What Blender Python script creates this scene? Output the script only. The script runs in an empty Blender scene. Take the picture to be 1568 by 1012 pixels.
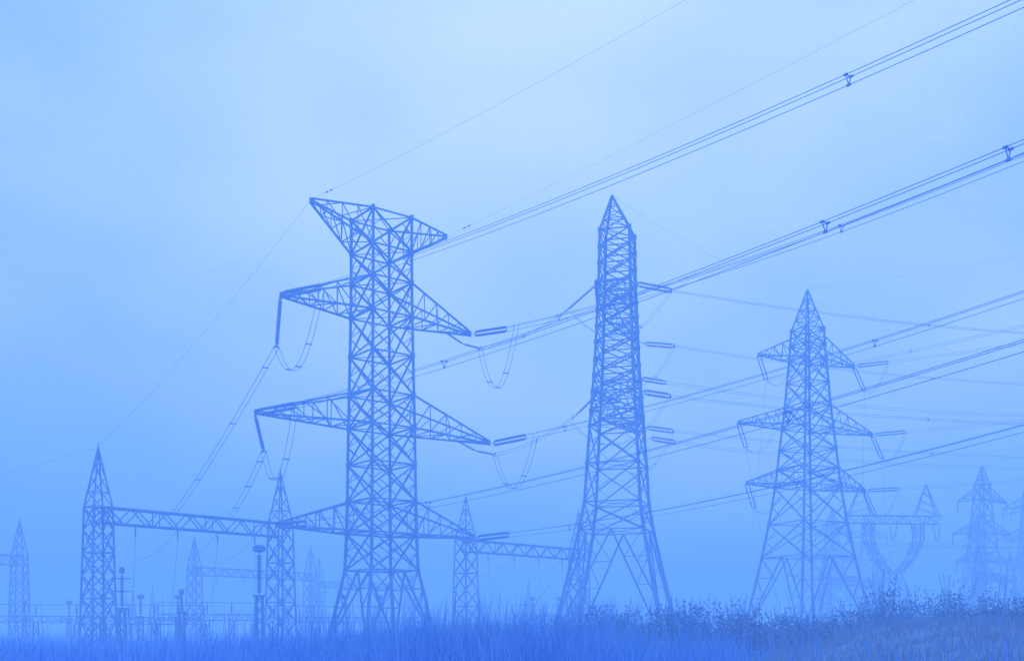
import bpy, math, random
import numpy as np
from mathutils import Vector as V, Matrix
random.seed(7); rng=np.random.default_rng(7)
sc=bpy.context.scene
sc.view_settings.view_transform='Standard'
try: sc.view_settings.look='None'
except Exception: pass
sc.view_settings.exposure=0

# ------------------------------------------------------------ materials
def mat(name,c1,c2,scale=2.0,rough=0.8,detail=2,diffuse=True):
    m=bpy.data.materials.new(name); m.use_nodes=True
    nt=m.node_tree; b=nt.nodes['Principled BSDF']
    if diffuse:
        nt.nodes.remove(b); b=nt.nodes.new('ShaderNodeBsdfDiffuse')
        nt.links.new(b.outputs[0],nt.nodes['Material Output'].inputs['Surface'])
    tc=nt.nodes.new('ShaderNodeTexCoord'); n=nt.nodes.new('ShaderNodeTexNoise')
    n.inputs['Scale'].default_value=scale; n.inputs['Detail'].default_value=detail
    r=nt.nodes.new('ShaderNodeValToRGB')
    r.color_ramp.elements[0].position=0.35; r.color_ramp.elements[1].position=0.65
    r.color_ramp.elements[0].color=(*c1,1); r.color_ramp.elements[1].color=(*c2,1)
    nt.links.new(tc.outputs['Object'],n.inputs['Vector'])
    nt.links.new(n.outputs['Fac'],r.inputs['Fac'])
    nt.links.new(r.outputs['Color'],b.inputs[0])
    b.inputs['Roughness'].default_value=rough
    return m
STEEL=mat('galvanised_steel',(.25,.39,.68),(.33,.47,.78),0.7)
STEEL2=mat('far_steel',(.27,.42,.72),(.35,.50,.84),0.7)  # slightly lighter steel for the distant pylons and masts
INS=mat('insulator_porcelain',(.20,.34,.64),(.25,.40,.72),3,rough=.5,diffuse=False)
WIRE=mat('aluminium_conductor',(.24,.41,.76),(.29,.46,.82),2)
CONC=mat('concrete',(.3,.45,.8),(.4,.5,.85),4)
GRASS=mat('dry_grass',(.22,.44,.80),(.38,.58,.90),0.8)
BGRASS=mat('bank_grass',(.36,.45,.64),(.43,.51,.70),0.8)  # grass blades coloured with the lavender of shrubs in shade
LEAF=mat('shrub_foliage',(.31,.43,.68),(.39,.50,.76),1.2)
SHRUBSHADE=mat('shaded_shrub_tone',(.33,.43,.64),(.39,.47,.68),1.5)  # flat lavender of shaded shrubs put into the bank colour
GROUND=mat('rough_ground',(.18,.42,.92),(.28,.52,.98),0.15)

# ------------------------------------------------------------ mesh builder
class MB:
    def __init__(s): s.v=[]; s.f=[]
    def beam(s,a,b,w,h=None):
        a=V(a); b=V(b); d=b-a
        if d.length<1e-5: return
        d.normalize(); up=V((0,0,1)) if abs(d.z)<.95 else V((1,0,0))
        x=d.cross(up).normalized(); y=d.cross(x).normalized()
        h=h or w; i=len(s.v)
        for p in (a,b):
            for sx,sy in ((-1,-1),(1,-1),(1,1),(-1,1)):
                s.v.append(tuple(p+x*(sx*w/2)+y*(sy*h/2)))
        s.f+=[(i,i+1,i+5,i+4),(i+1,i+2,i+6,i+5),(i+2,i+3,i+7,i+6),(i+3,i,i+4,i+7),(i+3,i+2,i+1,i),(i+4,i+5,i+6,i+7)]
    def chain(s,pts,w):
        for p,q in zip(pts[:-1],pts[1:]): s.beam(p,q,w)
    def lathe(s,a,b,prof,n=8):
        a=V(a); b=V(b); d=(b-a); L=d.length; d.normalize()
        up=V((0,0,1)) if abs(d.z)<.95 else V((1,0,0))
        x=d.cross(up).normalized(); y=d.cross(x).normalized(); i0=len(s.v)
        for t,r in prof:
            c=a+d*(L*t)
            for k in range(n):
                an=2*math.pi*k/n
                s.v.append(tuple(c+x*(r*math.cos(an))+y*(r*math.sin(an))))
        m=len(prof)
        for j in range(m-1):
            for k in range(n):
                k2=(k+1)%n
                s.f.append((i0+j*n+k,i0+j*n+k2,i0+(j+1)*n+k2,i0+(j+1)*n+k))
        s.f.append(tuple(i0+k for k in range(n))[::-1]); s.f.append(tuple(i0+(m-1)*n+k for k in range(n)))
    def insul(s,a,b,r=.15,pair=None,pitch=.22):
        a=V(a); b=V(b); L=(b-a).length
        offs=[V((0,0,0))] if pair is None else [V(pair)*.5,V(pair)*-.5]
        n=max(4,int(L/pitch)); u=(b-a).normalized()
        for o in offs:
            prof=[]
            for k in range(n):
                prof+=[((k+.05)/n,.06),((k+.3)/n,r),((k+.6)/n,r*.9),((k+.75)/n,.06)]
            s.lathe(a+o+u*.25,b+o-u*.25,prof)
            s.beam(a+o,a+o+u*.3,.08); s.beam(b+o-u*.3,b+o,.08)
        if pair is not None:
            for p in (a+u*.1,b-u*.1): s.beam(p+V(pair)*.62,p-V(pair)*.62,.1)
            s.beam(a-u*.3,a+u*.1,.08)
    def make(s,name,m,parent=None,smooth=False):
        me=bpy.data.meshes.new(name); me.from_pydata(s.v,[],s.f); me.materials.append(m); me.update()
        o=bpy.data.objects.new(name,me); sc.collection.objects.link(o)
        if parent: o.parent=parent
        return o
def empty(name,loc=(0,0,0)):
    o=bpy.data.objects.new(name,None); sc.collection.objects.link(o); return o
def lerp(a,b,t): return V(a)*(1-t)+V(b)*t
def sagline(a,b,sag,n=16):
    return [lerp(a,b,k/n)-V((0,0,4*sag*(k/n)*(1-k/n))) for k in range(n+1)]

# ------------------------------------------------------------ lattice parts
def pylon(name,cx,cy,th,levels,arms,apex=None,leg=.26,br=.11,khs=None,extra=True,mtl=None):
    """levels: (z,side) from top down. arms: (ztop,zbot,ztip,halfspan)."""
    mb=MB(); a=V((math.cos(th),math.sin(th),0)); b=V((-math.sin(th),math.cos(th),0)); c=V((cx,cy,0))
    def side(z):
        for (z1,s1),(z0,s0) in zip(levels[:-1],levels[1:]):
            if z<=z1+1e-6 and z>=z0-1e-6:
                t=(z1-z)/(z1-z0); return s1*(1-t)+s0*t
        return levels[0][1]
    def cor(z):
        h=side(z)/2; return [c+a*(i*h)+b*(j*h)+V((0,0,z)) for i,j in ((-1,-1),(1,-1),(1,1),(-1,1))]
    for (z1,_),(z0,_) in zip(levels[:-1],levels[1:]):
        P=cor(z1); Q=cor(z0)
        for k in range(4):
            mb.beam(P[k],Q[k],leg if z0>levels[0][0]*.3 else leg*1.15)
            k2=(k+1)%4
            mb.beam(P[k],P[k2],br*1.1)
            mb.beam(P[k]-V((0,0,.22)),P[k]+V((0,0,.22)),leg*1.35)
            if z0<=0.01 or (khs and z0 in khs):
                M=(P[k]+P[k2])/2
                mb.beam(M,Q[k],br*1.5); mb.beam(M,Q[k2],br*1.5)
                n=4
                for j in range(1,n):
                    t=j/n
                    for q,p in ((Q[k],P[k]),(Q[k2],P[k2])):
                        x=lerp(M,q,t); y=lerp(p,q,t); mb.beam(x,y,br*.7)
                        y2=lerp(p,q,(j-1)/n) ; mb.beam(x,y2,br*.7)
            else:
                mb.beam(P[k],Q[k2],br*1.15); mb.beam(P[k2],Q[k],br*1.15)
                if extra and z1-z0>2.9:
                    X=(P[k]+P[k2]+Q[k]+Q[k2])/4
                    for e,o in ((P[k],Q[k]),(P[k2],Q[k2])):
                        L=(e+o)/2
                        mb.beam(L,(e+X)/2,br*.6); mb.beam(L,(o+X)/2,br*.6)
        mb.beam(P[0],P[2],br*.6); mb.beam(P[1],P[3],br*.6)
    tips={}
    for ai,(zt,zb,ztip,hs) in enumerate(arms):
        T=cor(zt); B=cor(zb)
        for sgn,(i,j) in ((-1,(0,3)),(1,(1,2))):
            tip=c+a*(sgn*hs)+V((0,0,ztip)); tips[(ai,sgn)]=tip
            rt=[T[i],T[j]]; rb=[B[i],B[j]]; n=5 if hs>8 else 4
            e=b*.14
            tt=[tip-e+V((0,0,.12)),tip+e+V((0,0,.12))]; tb=[tip-e-V((0,0,.12)),tip+e-V((0,0,.12))]
            for q in range(2):
                mb.beam(rt[q],tt[q],br*1.25); mb.beam(rb[q],tb[q],br*1.4)
            mb.beam(rb[0],rb[1],br*1.2); mb.beam(rt[0],rt[1],br*1.2)
            for k in range(n):
                t0=k/n; t1=(k+1)/n
                A=[lerp(rt[q],tt[q],t0) for q in range(2)]; C=[lerp(rb[q],tb[q],t0) for q in range(2)]
                A1=[lerp(rt[q],tt[q],t1) for q in range(2)]; C1=[lerp(rb[q],tb[q],t1) for q in range(2)]
                for q in range(2):
                    mb.beam(C[q],A1[q],br*.7)
                    if k<n-1: mb.beam(A1[q],C1[q],br*.7)
                mb.beam(C[k%2],C1[1-k%2],br*.7)
                if k%2==0: mb.beam(A[k%2],A1[1-k%2],br*.6)
                if k<n-1: mb.beam(C1[0],C1[1],br*.7)
            mb.beam(tip-V((0,0,.3)),tip+V((0,0,.2)),.3,.12)
    if apex:
        A=c+V((apex[0],apex[1],apex[2])); P=cor(levels[0][0]); n=4
        for k in range(4):
            mb.beam(P[k],A,leg*.7)
            for j in range(n-1):
                p0=lerp(P[k],A,j/n); p1=lerp(P[(k+1)%4],A,(j+1)/n); p2=lerp(P[k],A,(j+1)/n); p3=lerp(P[(k+1)%4],A,j/n)
                mb.beam(p0,p1,br*.7)
                if j<2: mb.beam(p3,p2,br*.7)
                mb.beam(p1,p2,br*.7)
    root=empty(name); mb.make('lattice',mtl or STEEL,root)
    fb=MB()
    for p in cor(0): fb.lathe(p+V((0,0,-.3)),p+V((0,0,.45)),[(0,.7),(.6,.6),(1,.42)],10)
    fb.make('footings',CONC,root)
    return root,tips,cor,a,b

def latbeam(mb,p0,p1,w,h,n,t=.1):
    p0=V(p0); p1=V(p1); d=(p1-p0).normalized(); s=V((-d.y,d.x,0))*(w/2); dn=V((0,0,-h))
    f=lambda u,i:lerp(p0,p1,u)+(s if i in(0,1) else -s)+(dn if i in (1,2) else V((0,0,0)))
    for i in range(4):
        mb.beam(f(0,i),f(1,i),t*1.5)
        i2=(i+1)%4
        for k in range(n):
            u0=k/n;u1=(k+1)/n
            if k%2: mb.beam(f(u0,i),f(u1,i2),t)
            else: mb.beam(f(u0,i2),f(u1,i),t)
            if i%2==0 and k%4==0: mb.beam(f(u0,i),f(u0,i2),t*.9)
def column(mb,x,y,yaw,zb,ztop,s1,s0,t=.1,npan=6):
    a=V((math.cos(yaw),math.sin(yaw),0)); b=V((-a.y,a.x,0)); c=V((x,y,0))
    def cor(z):
        h=(s0+(s1-s0)*min(z/zb,1))/2
        return [c+a*(i*h)+b*(j*h)+V((0,0,z)) for i,j in ((-1,-1),(1,-1),(1,1),(-1,1))]
    for k in range(npan):
        P=cor(zb*k/npan);Q=cor(zb*(k+1)/npan)
        for i in range(4):
            j=(i+1)%4
            mb.beam(P[i],Q[i],t*1.6); mb.beam(P[i],Q[j],t); mb.beam(P[j],Q[i],t)
            if k%2==1: mb.beam(Q[i],Q[j],t)
    P=cor(zb); A=c+V((0,0,ztop)); n=4
    for i in range(4):
        j=(i+1)%4
        mb.beam(P[i],A,t*1.2)
        for k in range(n-1):
            mb.beam(lerp(P[i],A,k/n),lerp(P[j],A,(k+1)/n),t*.7)
            if k%2: mb.beam(lerp(P[i],A,k/n),lerp(P[j],A,k/n),t*.7)
    mb.beam(A,A+V((0,0,.5)),.07)
def gantry(name,ps,zbeam=13.1,ztop=18.8,s=1.9,t=.1,dense=True):
    root=empty(name); mb=MB(); ins=MB()
    d=(V((*ps[1],0))-V((*ps[0],0))).normalized(); yaw=math.atan2(d.y,d.x)
    for p in ps: column(mb,p[0],p[1],yaw,zbeam,ztop,s,s*1.3,t)
    for p,q in zip(ps[:-1],ps[1:]):
        P=V((*p,zbeam)); Q=V((*q,zbeam)); L=(Q-P).length
        latbeam(mb,P,Q,1.3,1.5,int(L/1.5),t)
        nrm=V((-d.y,d.x,0))
        for u in (.18,.4,.62,.84):
            m=lerp(P,Q,u)+V((0,0,-1.5)); ins.insul(m,m+V((0,0,-1.2)),.1)
            e=m+V((0,0,-1.2)); f=e+V((random.uniform(-1,1),random.uniform(0,1),-(zbeam-5.2)))
            ins.chain(sagline(e,f,random.uniform(0,.2),6),.035)
            g=m+nrm*9+V((0,0,-2.6))
            if u>.3 and dense: ins.chain(sagline(m,g,1.0,10),.03)
    mb.make('lattice_frame',STEEL,root); ins.make('insulators_and_droppers',INS,root)
    return root

# ------------------------------------------------------------ pylon 1 (main tension tower)
TH=math.radians(37.4)
L1=[(40.6,4.2),(37.35,4.2),(34.4,4.22),(31.2,4.27),(27.45,4.38),(23.7,4.5),(20.6,4.6),(17.1,4.68),(13.6,4.76),(10.5,4.85),(7.0,5.1),(0,7.6)]
r1,T1,cor1,a1,b1=pylon('electricity_pylon',-12.5,100,TH,L1,
   [(40.6,37.35,40.6,7.44),(34.4,31.2,31.4,10.4),(23.7,20.6,20.6,12.8),(13.6,10.5,10.8,10.8)],leg=.25,br=.115)
LD=V((math.sin(TH),-math.cos(TH),0))      # towards the next span, past the camera
i1=MB(); UP=V((0,0,1))
TRI=[(-.2,.16),(.2,.2),(.02,-.24)]
def bundle(mb,fn,t0,t1,n=44,r=.026,offs=TRI,spac=()):
    for ox,oz in offs:
        mb.chain([fn(t0+(t1-t0)*k/n)+a1*ox+UP*oz for k in range(n+1)],r)
    for s in spac:
        p=fn(s)
        for i in range(len(offs)):
            q=offs[i]; e=offs[i-1]
            mb.beam(p+a1*q[0]+UP*q[1],p+a1*e[0]+UP*e[1],.035)
            mb.beam(p+LD*-.1+a1*q[0]+UP*q[1],p+LD*.1+a1*q[0]+UP*q[1],.08)
def line(tip,z0,s,c): return lambda t: V((tip.x,tip.y,0))+LD*t+UP*(z0-s*t+c*t*t)
ends={}
spec={(1,-1):(31.0,.13,.0008,8,(22,59)),(2,-1):(20.4,.08,.0009,8,(30,59.5,67.5)),(3,-1):(10.6,.04,.001,6,(25,56)),
      (1,1):(31.2,.12,.0015,6.2,(14,44)),(2,1):(20.5,.03,.001,6.2,(12,45)),(3,1):(10.7,.02,.0012,6,(15,40))}
for key,(z0,s,c,ti,sp) in spec.items():
    tip=T1[key]; fn=line(tip,z0,s,c); e=fn(ti); ends[key]=e
    i1.insul(tip+LD*.8-UP*.15,e,.14,pair=UP*.4)
    w=MB(); bundle(w,fn,ti,150,spac=sp,r=.024 if key[1]<0 else .03); w.make('power_line',WIRE)
w=MB()
for key,(s,c) in {(0,-1):(.11,.0006),(0,1):(.03,.0003)}.items():
    fn=line(T1[key],T1[key].z,s,c); w.chain([fn(150*k/40) for k in range(41)],.010)
    for t in (3,3.8): w.beam(fn(t)+UP*.02,fn(t+.4)+UP*.02,.09)
w.make('earth_wire',WIRE)
def twin(mb,pts,w=.032,o=V((.2,.1,0)),spac=()):
    for s in (-1,1): mb.chain([p+o*s for p in pts],w)
    for k in spac:
        p=pts[k]; mb.beam(p-o*1.3,p+o*1.3,.09)
w=MB()
for key,e,gp in (((1,-1),V((-21.3,94.5,26.9)),V((-34.3,106.1,13.1))),((2,-1),V((-22.1,93,17.2)),V((-30.1,111,13.1)))):
    i1.insul(T1[key]-UP*.3,e,.12,pair=V((.0,.3,0))+a1*.1)
    twin(w,sagline(e,gp,.5,20),.036,V((.22,.05,0)),spac=(0,2,8,15))
    twin(i1,sagline(e,ends[key],4.2,18),.036,V((.2,.1,0)),spac=(5,9,13))
w.make('power_line',WIRE)
w=MB()
w.chain(sagline(T1[(0,-1)],(-39.6,100,18.8),.8,20),.013); w.chain(sagline((-39.6,100,18.8),(-79.2,128,17.2),.6,12),.013)
w.make('earth_wire',WIRE)

# ------------------------------------------------------------ pylon 2
th2=math.atan2(11,3.3)
L2=[(46.8,3.4),(41,3.6),(32,4.3),(21,5.75),(15.8,6.3),(12.6,7.3),(0,12.4)]
def s2(z):
    for (z1,q1),(z0,q0) in zip(L2[:-1],L2[1:]):
        if z>=z0: t=(z1-z)/(z1-z0); return q1*(1-t)+q0*t
zz=[46.8,44.9,43,41,39.2,37.6,35.8,34,32,30.2,28.3,26.1,24.4,20.2,15.8,12.6,0]
r2,T2,cor2,a2,b2=pylon('electricity_pylon',12.1,120,th2,[(z,s2(z)) for z in zz],
   [(40.8,37.6,37.6,11.5),(29.4,26.1,26.1,11.5)],apex=(-.65,-.3,51.0),leg=.3,br=.105)
i2=MB()
w=MB()
for st,be,ie,tp in ((V((-6.6,104.4,31.0)),V((-3.3,108,30.4)),V((5.7,109,34.6)),T2[(0,-1)]),
                    (V((-5.6,105.2,20.4)),V((-1.8,109,19.6)),V((6.9,109,23.9)),T2[(1,-1)])):
    m=(st+be)/2-UP*.35
    i1.insul(st,m,.11); i1.insul(m,be,.11)
    twin(w,sagline(be,ie,.7,16),.034,V((.05,.15,.18)),spac=(0,8,15))
    i2.insul(ie,tp-UP*.3,.13,pair=V((0,.3,.1)))
w.make('power_line',WIRE)
for key,be in (((1,1),V((-3.3,108,30.4))),((2,1),V((-1.8,109,19.6)))):
    e=ends[key]+LD*1.5
    twin(i1,sagline(e,be,5.0 if key[0]==1 else 4.4,18),.034,V((.22,.1,0)),spac=(5,9,13))
i1.make('insulators_and_jumpers',INS,r1)
w=MB()
for tp,ia,ib,end,sg in ((T2[(0,-1)],V((13.1,109.4,37.5)),V((16.8,110,37.0)),V((75,120,34.6)),1.0),
                     (T2[(0,1)],V((16.7,131,37.1)),V((20.4,131.3,36.9)),V((90,143,34.4)),1.4),
                     (T2[(1,-1)],V((13.8,109.4,26.2)),V((16.7,110,25.9)),V((75,120,24.6)),.8),
                     (T2[(1,1)],V((17.0,131,26.6)),V((20.3,131.3,26.2)),V((90,143,24.2)),.8)):
    i2.beam(tp,ia,.07); i2.insul(ia,ib,.16,pair=UP*.4)
    pts=sagline(ib,end,sg,24); twin(w,pts,.028,V((0,.2,.15)),spac=(0,6,12))
    left=V((tp.x-2.6,tp.y,tp.z-3.2))
    twin(i2,sagline(left,ib,3.6,16),.03,V((.15,.15,0)),spac=(5,11))
for z,x in ((28.2,14),(21.8,15.0)):
    i2.insul(V((x,112,z)),V((x+2.6,112.5,z-.3)),.13,pair=UP*.35)
    twin(w,sagline(V((x+2.6,112.5,z-.3)),V((85,135,z+1)),1.5,20),.026,V((0,.1,.15)))
w.make('power_line',WIRE)
i2.make('insulators_and_jumpers',INS,r2)
w=MB(); w.chain(sagline((11.4,119.7,51),(60,160,48),2.5,24),.012); w.make('earth_wire',WIRE)

# ------------------------------------------------------------ pylon 3
th3=math.radians(24)
L3=[(41.4,3.0),(39.3,3.2),(37.3,3.4),(34.3,3.8),(31.2,4.2),(28.2,4.7),(25.4,5.2),(22.8,5.6),(20.4,6.0),(15.5,7.2),(11,8.5),(0,12.2)]
r3,T3,cor3,a3,b3=pylon('electricity_pylon',39.6,140,th3,L3,
   [(40.4,37.3,37.3,8.0),(31.2,28.2,28.2,11.2),(22.9,20.4,20.4,9.9)],apex=(0,0,46.8),leg=.26,br=.1)
i3=MB(); w=MB(); D3=V((.8,-.6,0))
for ai in range(3):
    for sg in (-1,1):
        tp=T3[(ai,sg)]
        h=tp+V((.9 if sg<0 else 1.3,-.3,-3.4)); i3.insul(tp-UP*.2,h,.10,pair=V((.5,.1,0)))
        e=tp+D3*4.6-UP*.1
        if sg>0:
            i3.insul(tp+D3*.5,e,.12,pair=UP*.35)
        st=e if sg>0 else h+V((.3,0,0))
        en=st+D3*60+UP*(1.5 if sg>0 else 5)
        if sg>0 or ai==0: twin(w,sagline(st,en,.8,20),.028,V((.1,.1,.17)),spac=(6,))
        twin(i3,sagline(h,e if sg>0 else tp+V((5,1.5,-1)),1.6,12),.03,V((.15,.1,0)))
        if ai<2: w.chain(sagline(h,V((60+12*sg+6*ai,215,13)),3,18),.028)
w.make('power_line',WIRE); i3.make('insulators_and_jumpers',INS,r3)
w=MB(); w.chain(sagline((39.6,140,46.8),(95,98.4,47.5),1.5,20),.012)
w.make('earth_wire',WIRE)

# ------------------------------------------------------------ wine-glass pylon
def wineglass(x,y,yaw,zb,half,zw):
    root=empty('waist_type_pylon'); mb=MB(); a=V((math.cos(yaw),math.sin(yaw),0)); b=V((-a.y,a.x,0)); c=V((x,y,0))
    P=lambda u,v,z:c+a*u+b*v+UP*z
    latbeam(mb,P(-half,0,zb+.9),P(half,0,zb+.9),1.2,1.5,14,.11)
    for s in (-1,1):
        A=P(s*half*.7,0,zb+7)
        for v in(-.6,.6):
            for u in (.45,.95): mb.beam(P(s*half*u,v,zb+.9),A,.18)
            for t in (.25,.5,.75): mb.beam(lerp(P(s*half*.45,v,zb+.9),A,t),lerp(P(s*half*.95,v,zb+.9),A,t-.2),.1)
        prev=None
        prof=[(half*.62,half*.42,zb-.6),(half*.62,half*.46,zb-3.5),(half*.46,half*.3,zb-7),(1.2,.0,zw)]
        for i,(uo,ui,z) in enumerate(prof):
            q=[P(s*uo,-.7,z),P(s*uo,.7,z),P(s*ui,.7,z),P(s*ui,-.7,z)]
            if prev:
                for j in range(4):
                    mb.beam(prev[j],q[j],.17); mb.beam(prev[j],q[(j+1)%4],.09); mb.beam(prev[(j+1)%4],q[j],.09)
            prev=q
    n=4; prev=None
    for i in range(n+1):
        z=zw*(1-i/n); h=1.2+(3.6)*(i/n)
        q=[P(u*h,v*h,z) for u,v in((-1,-1),(1,-1),(1,1),(-1,1))]
        if prev:
            for j in range(4):
                mb.beam(prev[j],q[j],.2); mb.beam(prev[j],q[(j+1)%4],.1); mb.beam(prev[(j+1)%4],q[j],.1)
        prev=q
    ins=MB()
    for u in (-.93,0,.93):
        m=P(u*half,0,zb-.7)
        ins.insul(m-a*.8,m-a*.1-UP*3.4,.14); ins.insul(m+a*.8,m+a*.1-UP*3.4,.14)
        for o in (-.25,.25): ins.chain(sagline(m-UP*3.5+a*o,m-UP*3.5+a*o+V((60,-20,2)),2.5,14),.04)
    mb.make('lattice',STEEL2,root); ins.make('insulators',INS,root)
wineglass(73,200,math.radians(6),22.0,9.4,11.5)

# ------------------------------------------------------------ further pylons
far=[(103.5,230,12,37.2),(130,262,-8,40),(92,300,20,36),(150,300,5,44),(112,330,-15,38),(127,285,30,33)]
for x,y,yw,h in far:
    q=h/46.8
    Lf=[(z*q,s*q*.95) for z,s in ((41.4,3.1),(37.3,3.5),(32.8,4.1),(28.2,4.9),(24,5.6),(20.4,6.3),(13,8),(7,9.7),(0,12))]
    rf,Tf,_,_,_=pylon('electricity_pylon',x,y,math.radians(yw),Lf,[(40.4*q,37.3*q,36.6*q,7.6*q),(31.2*q,28.2*q,27.6*q,9.2*q),(22.9*q,20.4*q,20*q,8*q)],apex=(0,0,h),leg=.25,br=.12,extra=False,mtl=STEEL2)
    ii=MB()
    for kk,tp in Tf.items():
        ii.insul(tp,tp-UP*2.6,.17)
        ii.chain(sagline(tp-UP*2.6,tp+V((80,-45,3)),3,12),.04)
        ii.chain(sagline(tp-UP*2.6,tp+V((-34,60,-12)),2,10),.04)
    ii.make('insulators',INS,rf)

# ------------------------------------------------------------ switchyard gantries
gantry('switchyard_gantry',[(-39.6,100),(-25.7,116)])
gantry('switchyard_gantry',[(-93,152),(-79.2,168)],dense=False)
gantry('switchyard_gantry',[(-60.8,200),(-43,223)],t=.13)
gantry('switchyard_gantry',[(-6.1,138),(9.9,155)],s=2.0,t=.11)
gantry('switchyard_gantry',[(96,215),(112,235)],t=.14)
gantry('switchyard_gantry',[(72,240),(92,262)],t=.14)
gantry('switchyard_gantry',[(104,200),(122,222)],t=.13)
gantry('switchyard_gantry',[(-48,260),(-28,285)],t=.16)

def apparatus(name,x,y,h,steel,head=.34,r=.2,arms=0):
    root=empty(name); mb=MB(); ins=MB()
    for sx in(-.28,.28):
        for sy in (-.28,.28): mb.beam((x+sx,y+sy,0),(x+sx*.8,y+sy*.8,steel),.1)
    for k in range(int(steel/.8)):
        z=k*.8
        for s1,s2_ in (((-.26,-.26),(.26,-.26)),((.26,-.26),(.26,.26)),((.26,.26),(-.26,.26)),((-.26,.26),(-.26,-.26))):
            mb.beam((x+s1[0],y+s1[1],z),(x+s2_[0],y+s2_[1],z+.8),.06)
    mb.beam((x-.45,y,steel),(x+.45,y,steel),.3,.16)
    ins.insul((x,y,steel),(x,y,h-.5),r,pitch=.16)
    mb.lathe((x,y,h-.55),(x,y,h),[(0,r*1.1),(.2,head),(.75,head),(1,head*.55)],12)
    for k in range(arms): mb.beam((x-.8,y,h-1.0-k*1.1),(x+.8,y,h-1.0-k*1.1),.1)
    mb.make('support_frame',STEEL,root); ins.make('insulator_column',INS,root)
apparatus('voltage_transformer',-19.35,80,7.9,4.0,head=.5,r=.24)
apparatus('surge_arrester',-33.6,90,6.8,3.2,head=.24,r=.2,arms=2)
apparatus('surge_arrester',-31.0,98,5.2,3.0,head=.25,r=.18)
for x,y,h in ((-47,120,5.4),(-43,121,5.4),(-39,122,5.4),(-20,125,5.5),(-16,126,5.5),(3,150,6),(7,152,6),(-70,150,5.5),(-64,151,5.5)):
    apparatus('current_transformer',x,y,h,2.8,head=.4,r=.22)
def lowframe(x0,y0,x1,y1,z,n=4):
    root=empty('busbar_frame'); mb=MB(); ins=MB()
    latbeam(mb,(x0,y0,z),(x1,y1,z),.7,.7,int(((x1-x0)**2+(y1-y0)**2)**.5/.9),.06)
    for k in range(n+1):
        p=lerp((x0,y0,0),(x1,y1,0),k/n)
        for s in (-.35,.35): mb.beam(p+V((s,0,0)),p+V((s*.7,0,z-.6)),.12)
        mb.beam(p+V((-.35,0,.3)),p+V((.3,0,z-.8)),.06); mb.beam(p+V((.35,0,.3)),p+V((-.3,0,z-.8)),.06)
        ins.insul(p+UP*z,p+UP*(z+1.3),.12,pitch=.16)
    ins.beam((x0,y0,z+1.35),(x1,y1,z+1.35),.07)
    mb.make('frame',STEEL,root); ins.make('post_insulators_and_bus',INS,root)
lowframe(-72,112,-50,125,2.9); lowframe(-45,108,-33,112,2.6,5); lowframe(-40,118,-30,122,3.1,4)
lowframe(-30,130,-12,140,2.9); lowframe(0,148,18,160,3.4)
def mast(x,y,h):
    root=empty('lightning_mast'); mb=MB(); column(mb,x,y,.5,h*.6,h,.9,1.6,.12,6); mb.make('lattice',STEEL2,root)
mast(-86,250,11.5); mast(-80.5,222,9.2); mast(-96,260,9.6); mast(-150,290,14); mast(4,250,13)

# ------------------------------------------------------------ ground, bank
mb=MB(); S=3000; mb.v=[(-S,-S,0),(S,-S,0),(S,S,0),(-S,S,0)]; mb.f=[(0,1,2,3)]; mb.make('ground',GROUND)
from mathutils import noise as N
mb=MB(); nx,ny=160,110
def bankh(x,y):
    e=max(0,min(1,(x-7-0.12*(y-30))/7)); e=e*e*(3-2*e)
    f=math.exp(-((y-38)/10)**2); r=max(0,min(1,(75-x)/12))
    return -0.12+e*f*r*(1.8+.35*N.noise(V((x*.12,y*.12,0)))+.22*N.noise(V((x*.9,y*.9,1)))+.1*N.noise(V((x*3,y*3,1))))
for j in range(ny+1):
    for i in range(nx+1):
        x=4+72*i/nx; y=12+52*j/ny; mb.v.append((x,y,bankh(x,y)))
for j in range(ny):
    for i in range(nx):
        a=j*(nx+1)+i; mb.f.append((a,a+1,a+nx+2,a+nx+1))
o=mb.make('shrub_bank',SHRUBSHADE)  # mound standing in for a flat mass of shaded shrubs
for p in o.data.polygons: p.use_smooth=True

# ------------------------------------------------------------ grass
def blades(name,n,yr,hfn,m,wid=.02,xr=(-.58,.58),dens=None,onbank=False):
    vs=[];fs=[]
    c=0
    while c<n:
        y=random.uniform(*yr); x=random.uniform(*xr)*y
        if dens and random.random()>dens(x/y): continue
        z0=max(0,bankh(x,y)) if x>4 and 12<y<64 else 0
        c+=1
        h=hfn(x,y)
        if z0>.5 and not onbank: h*=.4
        az=random.uniform(0,2*math.pi); bend=h*random.uniform(.05,.45); lx,ly=math.cos(az)*bend,math.sin(az)*bend
        w=wid*random.uniform(.6,1.4); px,py=w*math.cos(az+1.3),w*math.sin(az+1.3)
        i=len(vs)
        for t,k in ((0,1),(.4,.85),(.75,.5)):
            X=x+lx*t*t;Y=y+ly*t*t;Z=z0+h*t*(1-.1*t)
            vs.append((X-px*k,Y-py*k,Z)); vs.append((X+px*k,Y+py*k,Z))
        vs.append((x+lx,y+ly,z0+h*.9))
        fs+=[(i,i+1,i+3,i+2),(i+2,i+3,i+5,i+4),(i+4,i+5,i+6)]
    me=bpy.data.meshes.new(name); me.from_pydata(vs,[],fs); me.materials.append(m)
    o=bpy.data.objects.new(name,me); sc.collection.objects.link(o); return o
def dn(u):
    if u>.22: return .06
    return .22+.78*math.exp(-((u+.02)/.16)**2)
def hg(x,y):
    cl=N.noise(V((x*.35,y*.35,3)))
    base=1.15+.55*cl+(.5*math.exp(-((x/y+.04)/.15)**2))
    return max(.4,base*random.uniform(.7,1.3))
blades('tall_grass',19000,(22,64),hg,GRASS,.015,dens=dn)
def hb(x,y): return (.22+.3*max(0,N.noise(V((x*.5,y*.5,9)))+.3))*random.uniform(.6,1.6)
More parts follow.
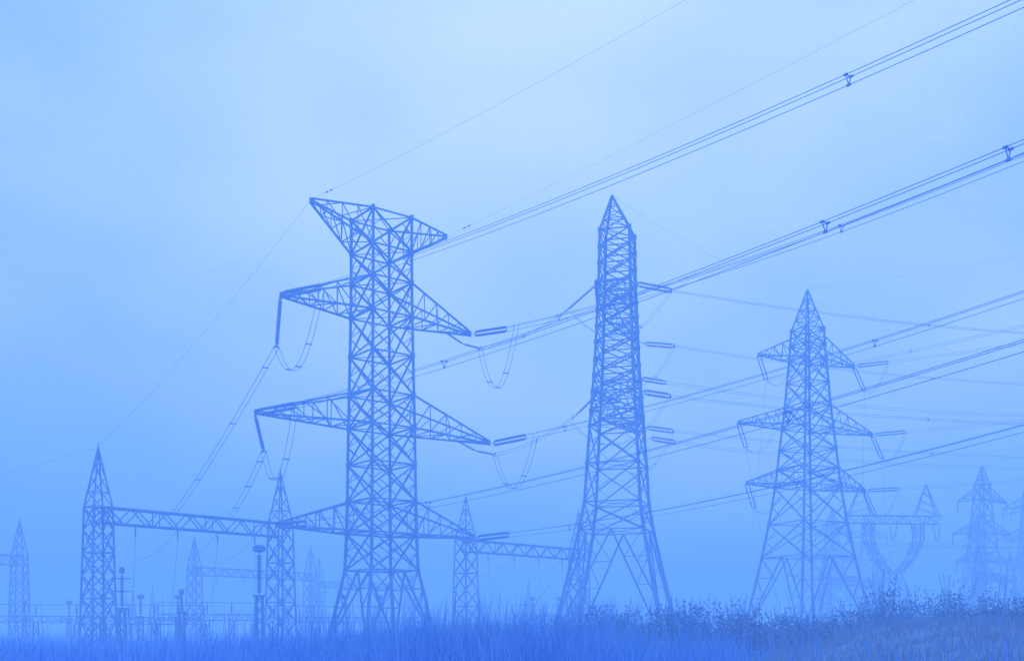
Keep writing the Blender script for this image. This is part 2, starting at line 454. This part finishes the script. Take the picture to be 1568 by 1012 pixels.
blades('bank_grass',15000,(24,46),hb,BGRASS,.015,xr=(.14,.6),onbank=True)
def hr(x,y): return random.uniform(1.6,3.0)*(1 if y<40 else 1.25)*(1+.25*N.noise(V((x*.5,y*.3,5))))
blades('reeds',1900,(28,54),hr,GRASS,.013,dens=lambda u:math.exp(-((u+.03)/.17)**2)+.04)
def ht(x,y): return random.uniform(2.4,3.5)
blades('reeds',45,(27,40),ht,GRASS,.016,dens=lambda u:math.exp(-((u-.06)/.14)**2))

# ------------------------------------------------------------ shrubs
def shrubs(name,blobs,per,m,ls=.09):
    mb=MB()
    for (x,y,rx,ry,h) in blobs:
        z0=max(0,bankh(x,y)) if x>4 and 12<y<64 else 0
        for _ in range(9):
            an=random.uniform(0,6.28); q=V((x+math.cos(an)*rx*.8*random.random(),y+math.sin(an)*ry*.8,z0+h*random.uniform(.8,1.3)))
            b0=V((x,y,z0)); md=lerp(b0,q,.5)+V((random.uniform(-.15,.15),0,.1)); mb.beam(b0,md,.05); mb.beam(md,q,.022)
        for _ in range(int(per*rx*h)):
            u=random.gauss(0,.55);v=random.gauss(0,.5)
            X=x+u*rx;Y=y+v*ry; top=h*max(.15,(1-.4*(u*u+v*v)))*(1+.45*N.noise(V((X*1.6,Y*1.6,z0))))
            Z=z0+top*random.random()**.75
            if N.noise(V((X*1.8,Y*1.8,Z*1.8)))<-.2: continue
            s=ls*random.uniform(.5,1.4); d=V((random.gauss(0,1),random.gauss(0,1),random.gauss(0,1))).normalized(); e=d.cross(V((.3,.5,.8))).normalized()
            c=V((X,Y,Z)); i=len(mb.v)
            mb.v+=[tuple(c-d*s),tuple(c-e*s*.45),tuple(c+d*s),tuple(c+e*s*.45)]; mb.f.append((i,i+1,i+2,i+3))
    mb.make(name,m)
bl=[]
for k in range(50):
    u=.05+ .55*k/50+random.uniform(-.01,.01); y=random.uniform(50,66)
    bl.append((u*y,y,random.uniform(1.3,2.6),1.6,random.uniform(1.8,2.7)+(.8 if u>.31 else 0)))
shrubs('hedgerow_shrubs',bl,420,LEAF,.075)
bl=[]
for k in range(18):
    u=.29+.28*k/18; y=random.uniform(42,49); bl.append((u*y,y,random.uniform(.8,2.2),1.2,random.uniform(.4,.8)))
shrubs('bank_shrubs',bl,600,LEAF,.06)

# ------------------------------------------------------------ mist
mb=MB(); X,Z0,Z1=1600,-6,54
mb.v=[(-X,-X,Z0),(X,-X,Z0),(X,X,Z0),(-X,X,Z0),(-X,-X,Z1),(X,-X,Z1),(X,X,Z1),(-X,X,Z1)]
mb.f=[(3,2,1,0),(4,5,6,7),(0,1,5,4),(1,2,6,5),(2,3,7,6),(3,0,4,7)]
mm=bpy.data.materials.new('glowing_mist'); mm.use_nodes=True; nt=mm.node_tree; nt.nodes.clear()
out=nt.nodes.new('ShaderNodeOutputMaterial'); ab=nt.nodes.new('ShaderNodeVolumeAbsorption'); em=nt.nodes.new('ShaderNodeEmission'); ad=nt.nodes.new('ShaderNodeAddShader')
SG=.0049
ab.inputs['Color'].default_value=(0,0,0,1); ab.inputs['Density'].default_value=SG
em.inputs['Color'].default_value=(.138,.40,1.12,1); em.inputs['Strength'].default_value=SG  # haze glows by itself: emission stands in for scattered airlight
nt.links.new(ab.outputs[0],ad.inputs[0]); nt.links.new(em.outputs[0],ad.inputs[1]); nt.links.new(ad.outputs[0],out.inputs['Volume'])
mb.make('glowing_mist',mm)

# ------------------------------------------------------------ sky + sun
wd=bpy.data.worlds.new('World'); sc.world=wd; wd.use_nodes=True; nt=wd.node_tree; nt.nodes.clear()
out=nt.nodes.new('ShaderNodeOutputWorld'); bg=nt.nodes.new('ShaderNodeBackground'); nt.links.new(bg.outputs[0],out.inputs[0])
sky=nt.nodes.new('ShaderNodeTexSky'); sky.sky_type='NISHITA'; sky.sun_disc=False
SE=math.radians(27); SA=math.radians(-3)
sky.sun_elevation=SE; sky.sun_rotation=SA
tc=nt.nodes.new('ShaderNodeTexCoord')
def noise(scale,det,loc,sc3=(1,1,1)):
    mp=nt.nodes.new('ShaderNodeMapping'); mp.inputs['Location'].default_value=loc; mp.inputs['Scale'].default_value=sc3
    n=nt.nodes.new('ShaderNodeTexNoise'); n.inputs['Scale'].default_value=scale; n.inputs['Detail'].default_value=det; n.inputs['Roughness'].default_value=.4
    nt.links.new(tc.outputs['Generated'],mp.inputs[0]); nt.links.new(mp.outputs[0],n.inputs['Vector']); return n.outputs['Fac']
def math_(op,a,b=None,cl=False):
    n=nt.nodes.new('ShaderNodeMath'); n.operation=op; n.use_clamp=cl
    for i,q in enumerate((a,b)):
        if q is None: continue
        if isinstance(q,(int,float)): n.inputs[i].default_value=q
        else: nt.links.new(q,n.inputs[i])
    return n.outputs[0]
def glow(d,pw):
    d=V(d).normalized(); n=nt.nodes.new('ShaderNodeVectorMath'); n.operation='DOT_PRODUCT'; n.inputs[1].default_value=d
    nt.links.new(tc.outputs['Generated'],n.inputs[0]); return math_('POWER',math_('MAXIMUM',n.outputs['Value'],0),pw)
g=glow((math.sin(SA),math.cos(SA),math.tan(SE)),16)
g2=glow((.28,1,.34),8)
nz=noise(4.2,2,(1.7,.6,.2),(1,1,1.7)); nf=noise(260,2,(0,0,0))
f=math_('ADD',math_('MULTIPLY',g,.48),math_('MULTIPLY',math_('SUBTRACT',nz,.5),1.2))
f=math_('ADD',f,math_('MULTIPLY',g2,.30))
f=math_('ADD',f,math_('MULTIPLY',math_('SUBTRACT',nf,.5),.16))
f=math_('ADD',f,.08,True)
mx=nt.nodes.new('ShaderNodeMix'); mx.data_type='RGBA'
nt.links.new(f,mx.inputs['Factor']); mx.inputs[6].default_value=(.34,.64,1.25,1); mx.inputs[7].default_value=(.86,1.08,1.25,1)
sv=nt.nodes.new('ShaderNodeVectorMath'); sv.operation='SCALE'; sv.inputs['Scale'].default_value=.07; nt.links.new(sky.outputs[0],sv.inputs[0])
m2=nt.nodes.new('ShaderNodeMix'); m2.data_type='RGBA'; m2.inputs['Factor'].default_value=.06
nt.links.new(mx.outputs[2],m2.inputs[6]); nt.links.new(sv.outputs[0],m2.inputs[7])
nt.links.new(m2.outputs[2],bg.inputs['Color']); bg.inputs['Strength'].default_value=1.0
sl=bpy.data.lights.new('sun','SUN'); sl.energy=.5; sl.angle=math.radians(15); sl.color=(1,.96,.9)
so=bpy.data.objects.new('sun',sl); sc.collection.objects.link(so)
dv=-V((math.sin(SA)*math.cos(SE),math.cos(SA)*math.cos(SE),math.sin(SE))); so.rotation_euler=dv.to_track_quat('-Z','Y').to_euler()

# ------------------------------------------------------------ camera
cd=bpy.data.cameras.new('camera'); cd.sensor_width=36; cd.lens=36.73; cd.shift_y=.2895; cd.clip_end=6000; cd.clip_start=.1
co=bpy.data.objects.new('camera',cd); sc.collection.objects.link(co); co.location=(0,0,1.6); co.rotation_euler=(math.radians(90),0,0)
sc.camera=co
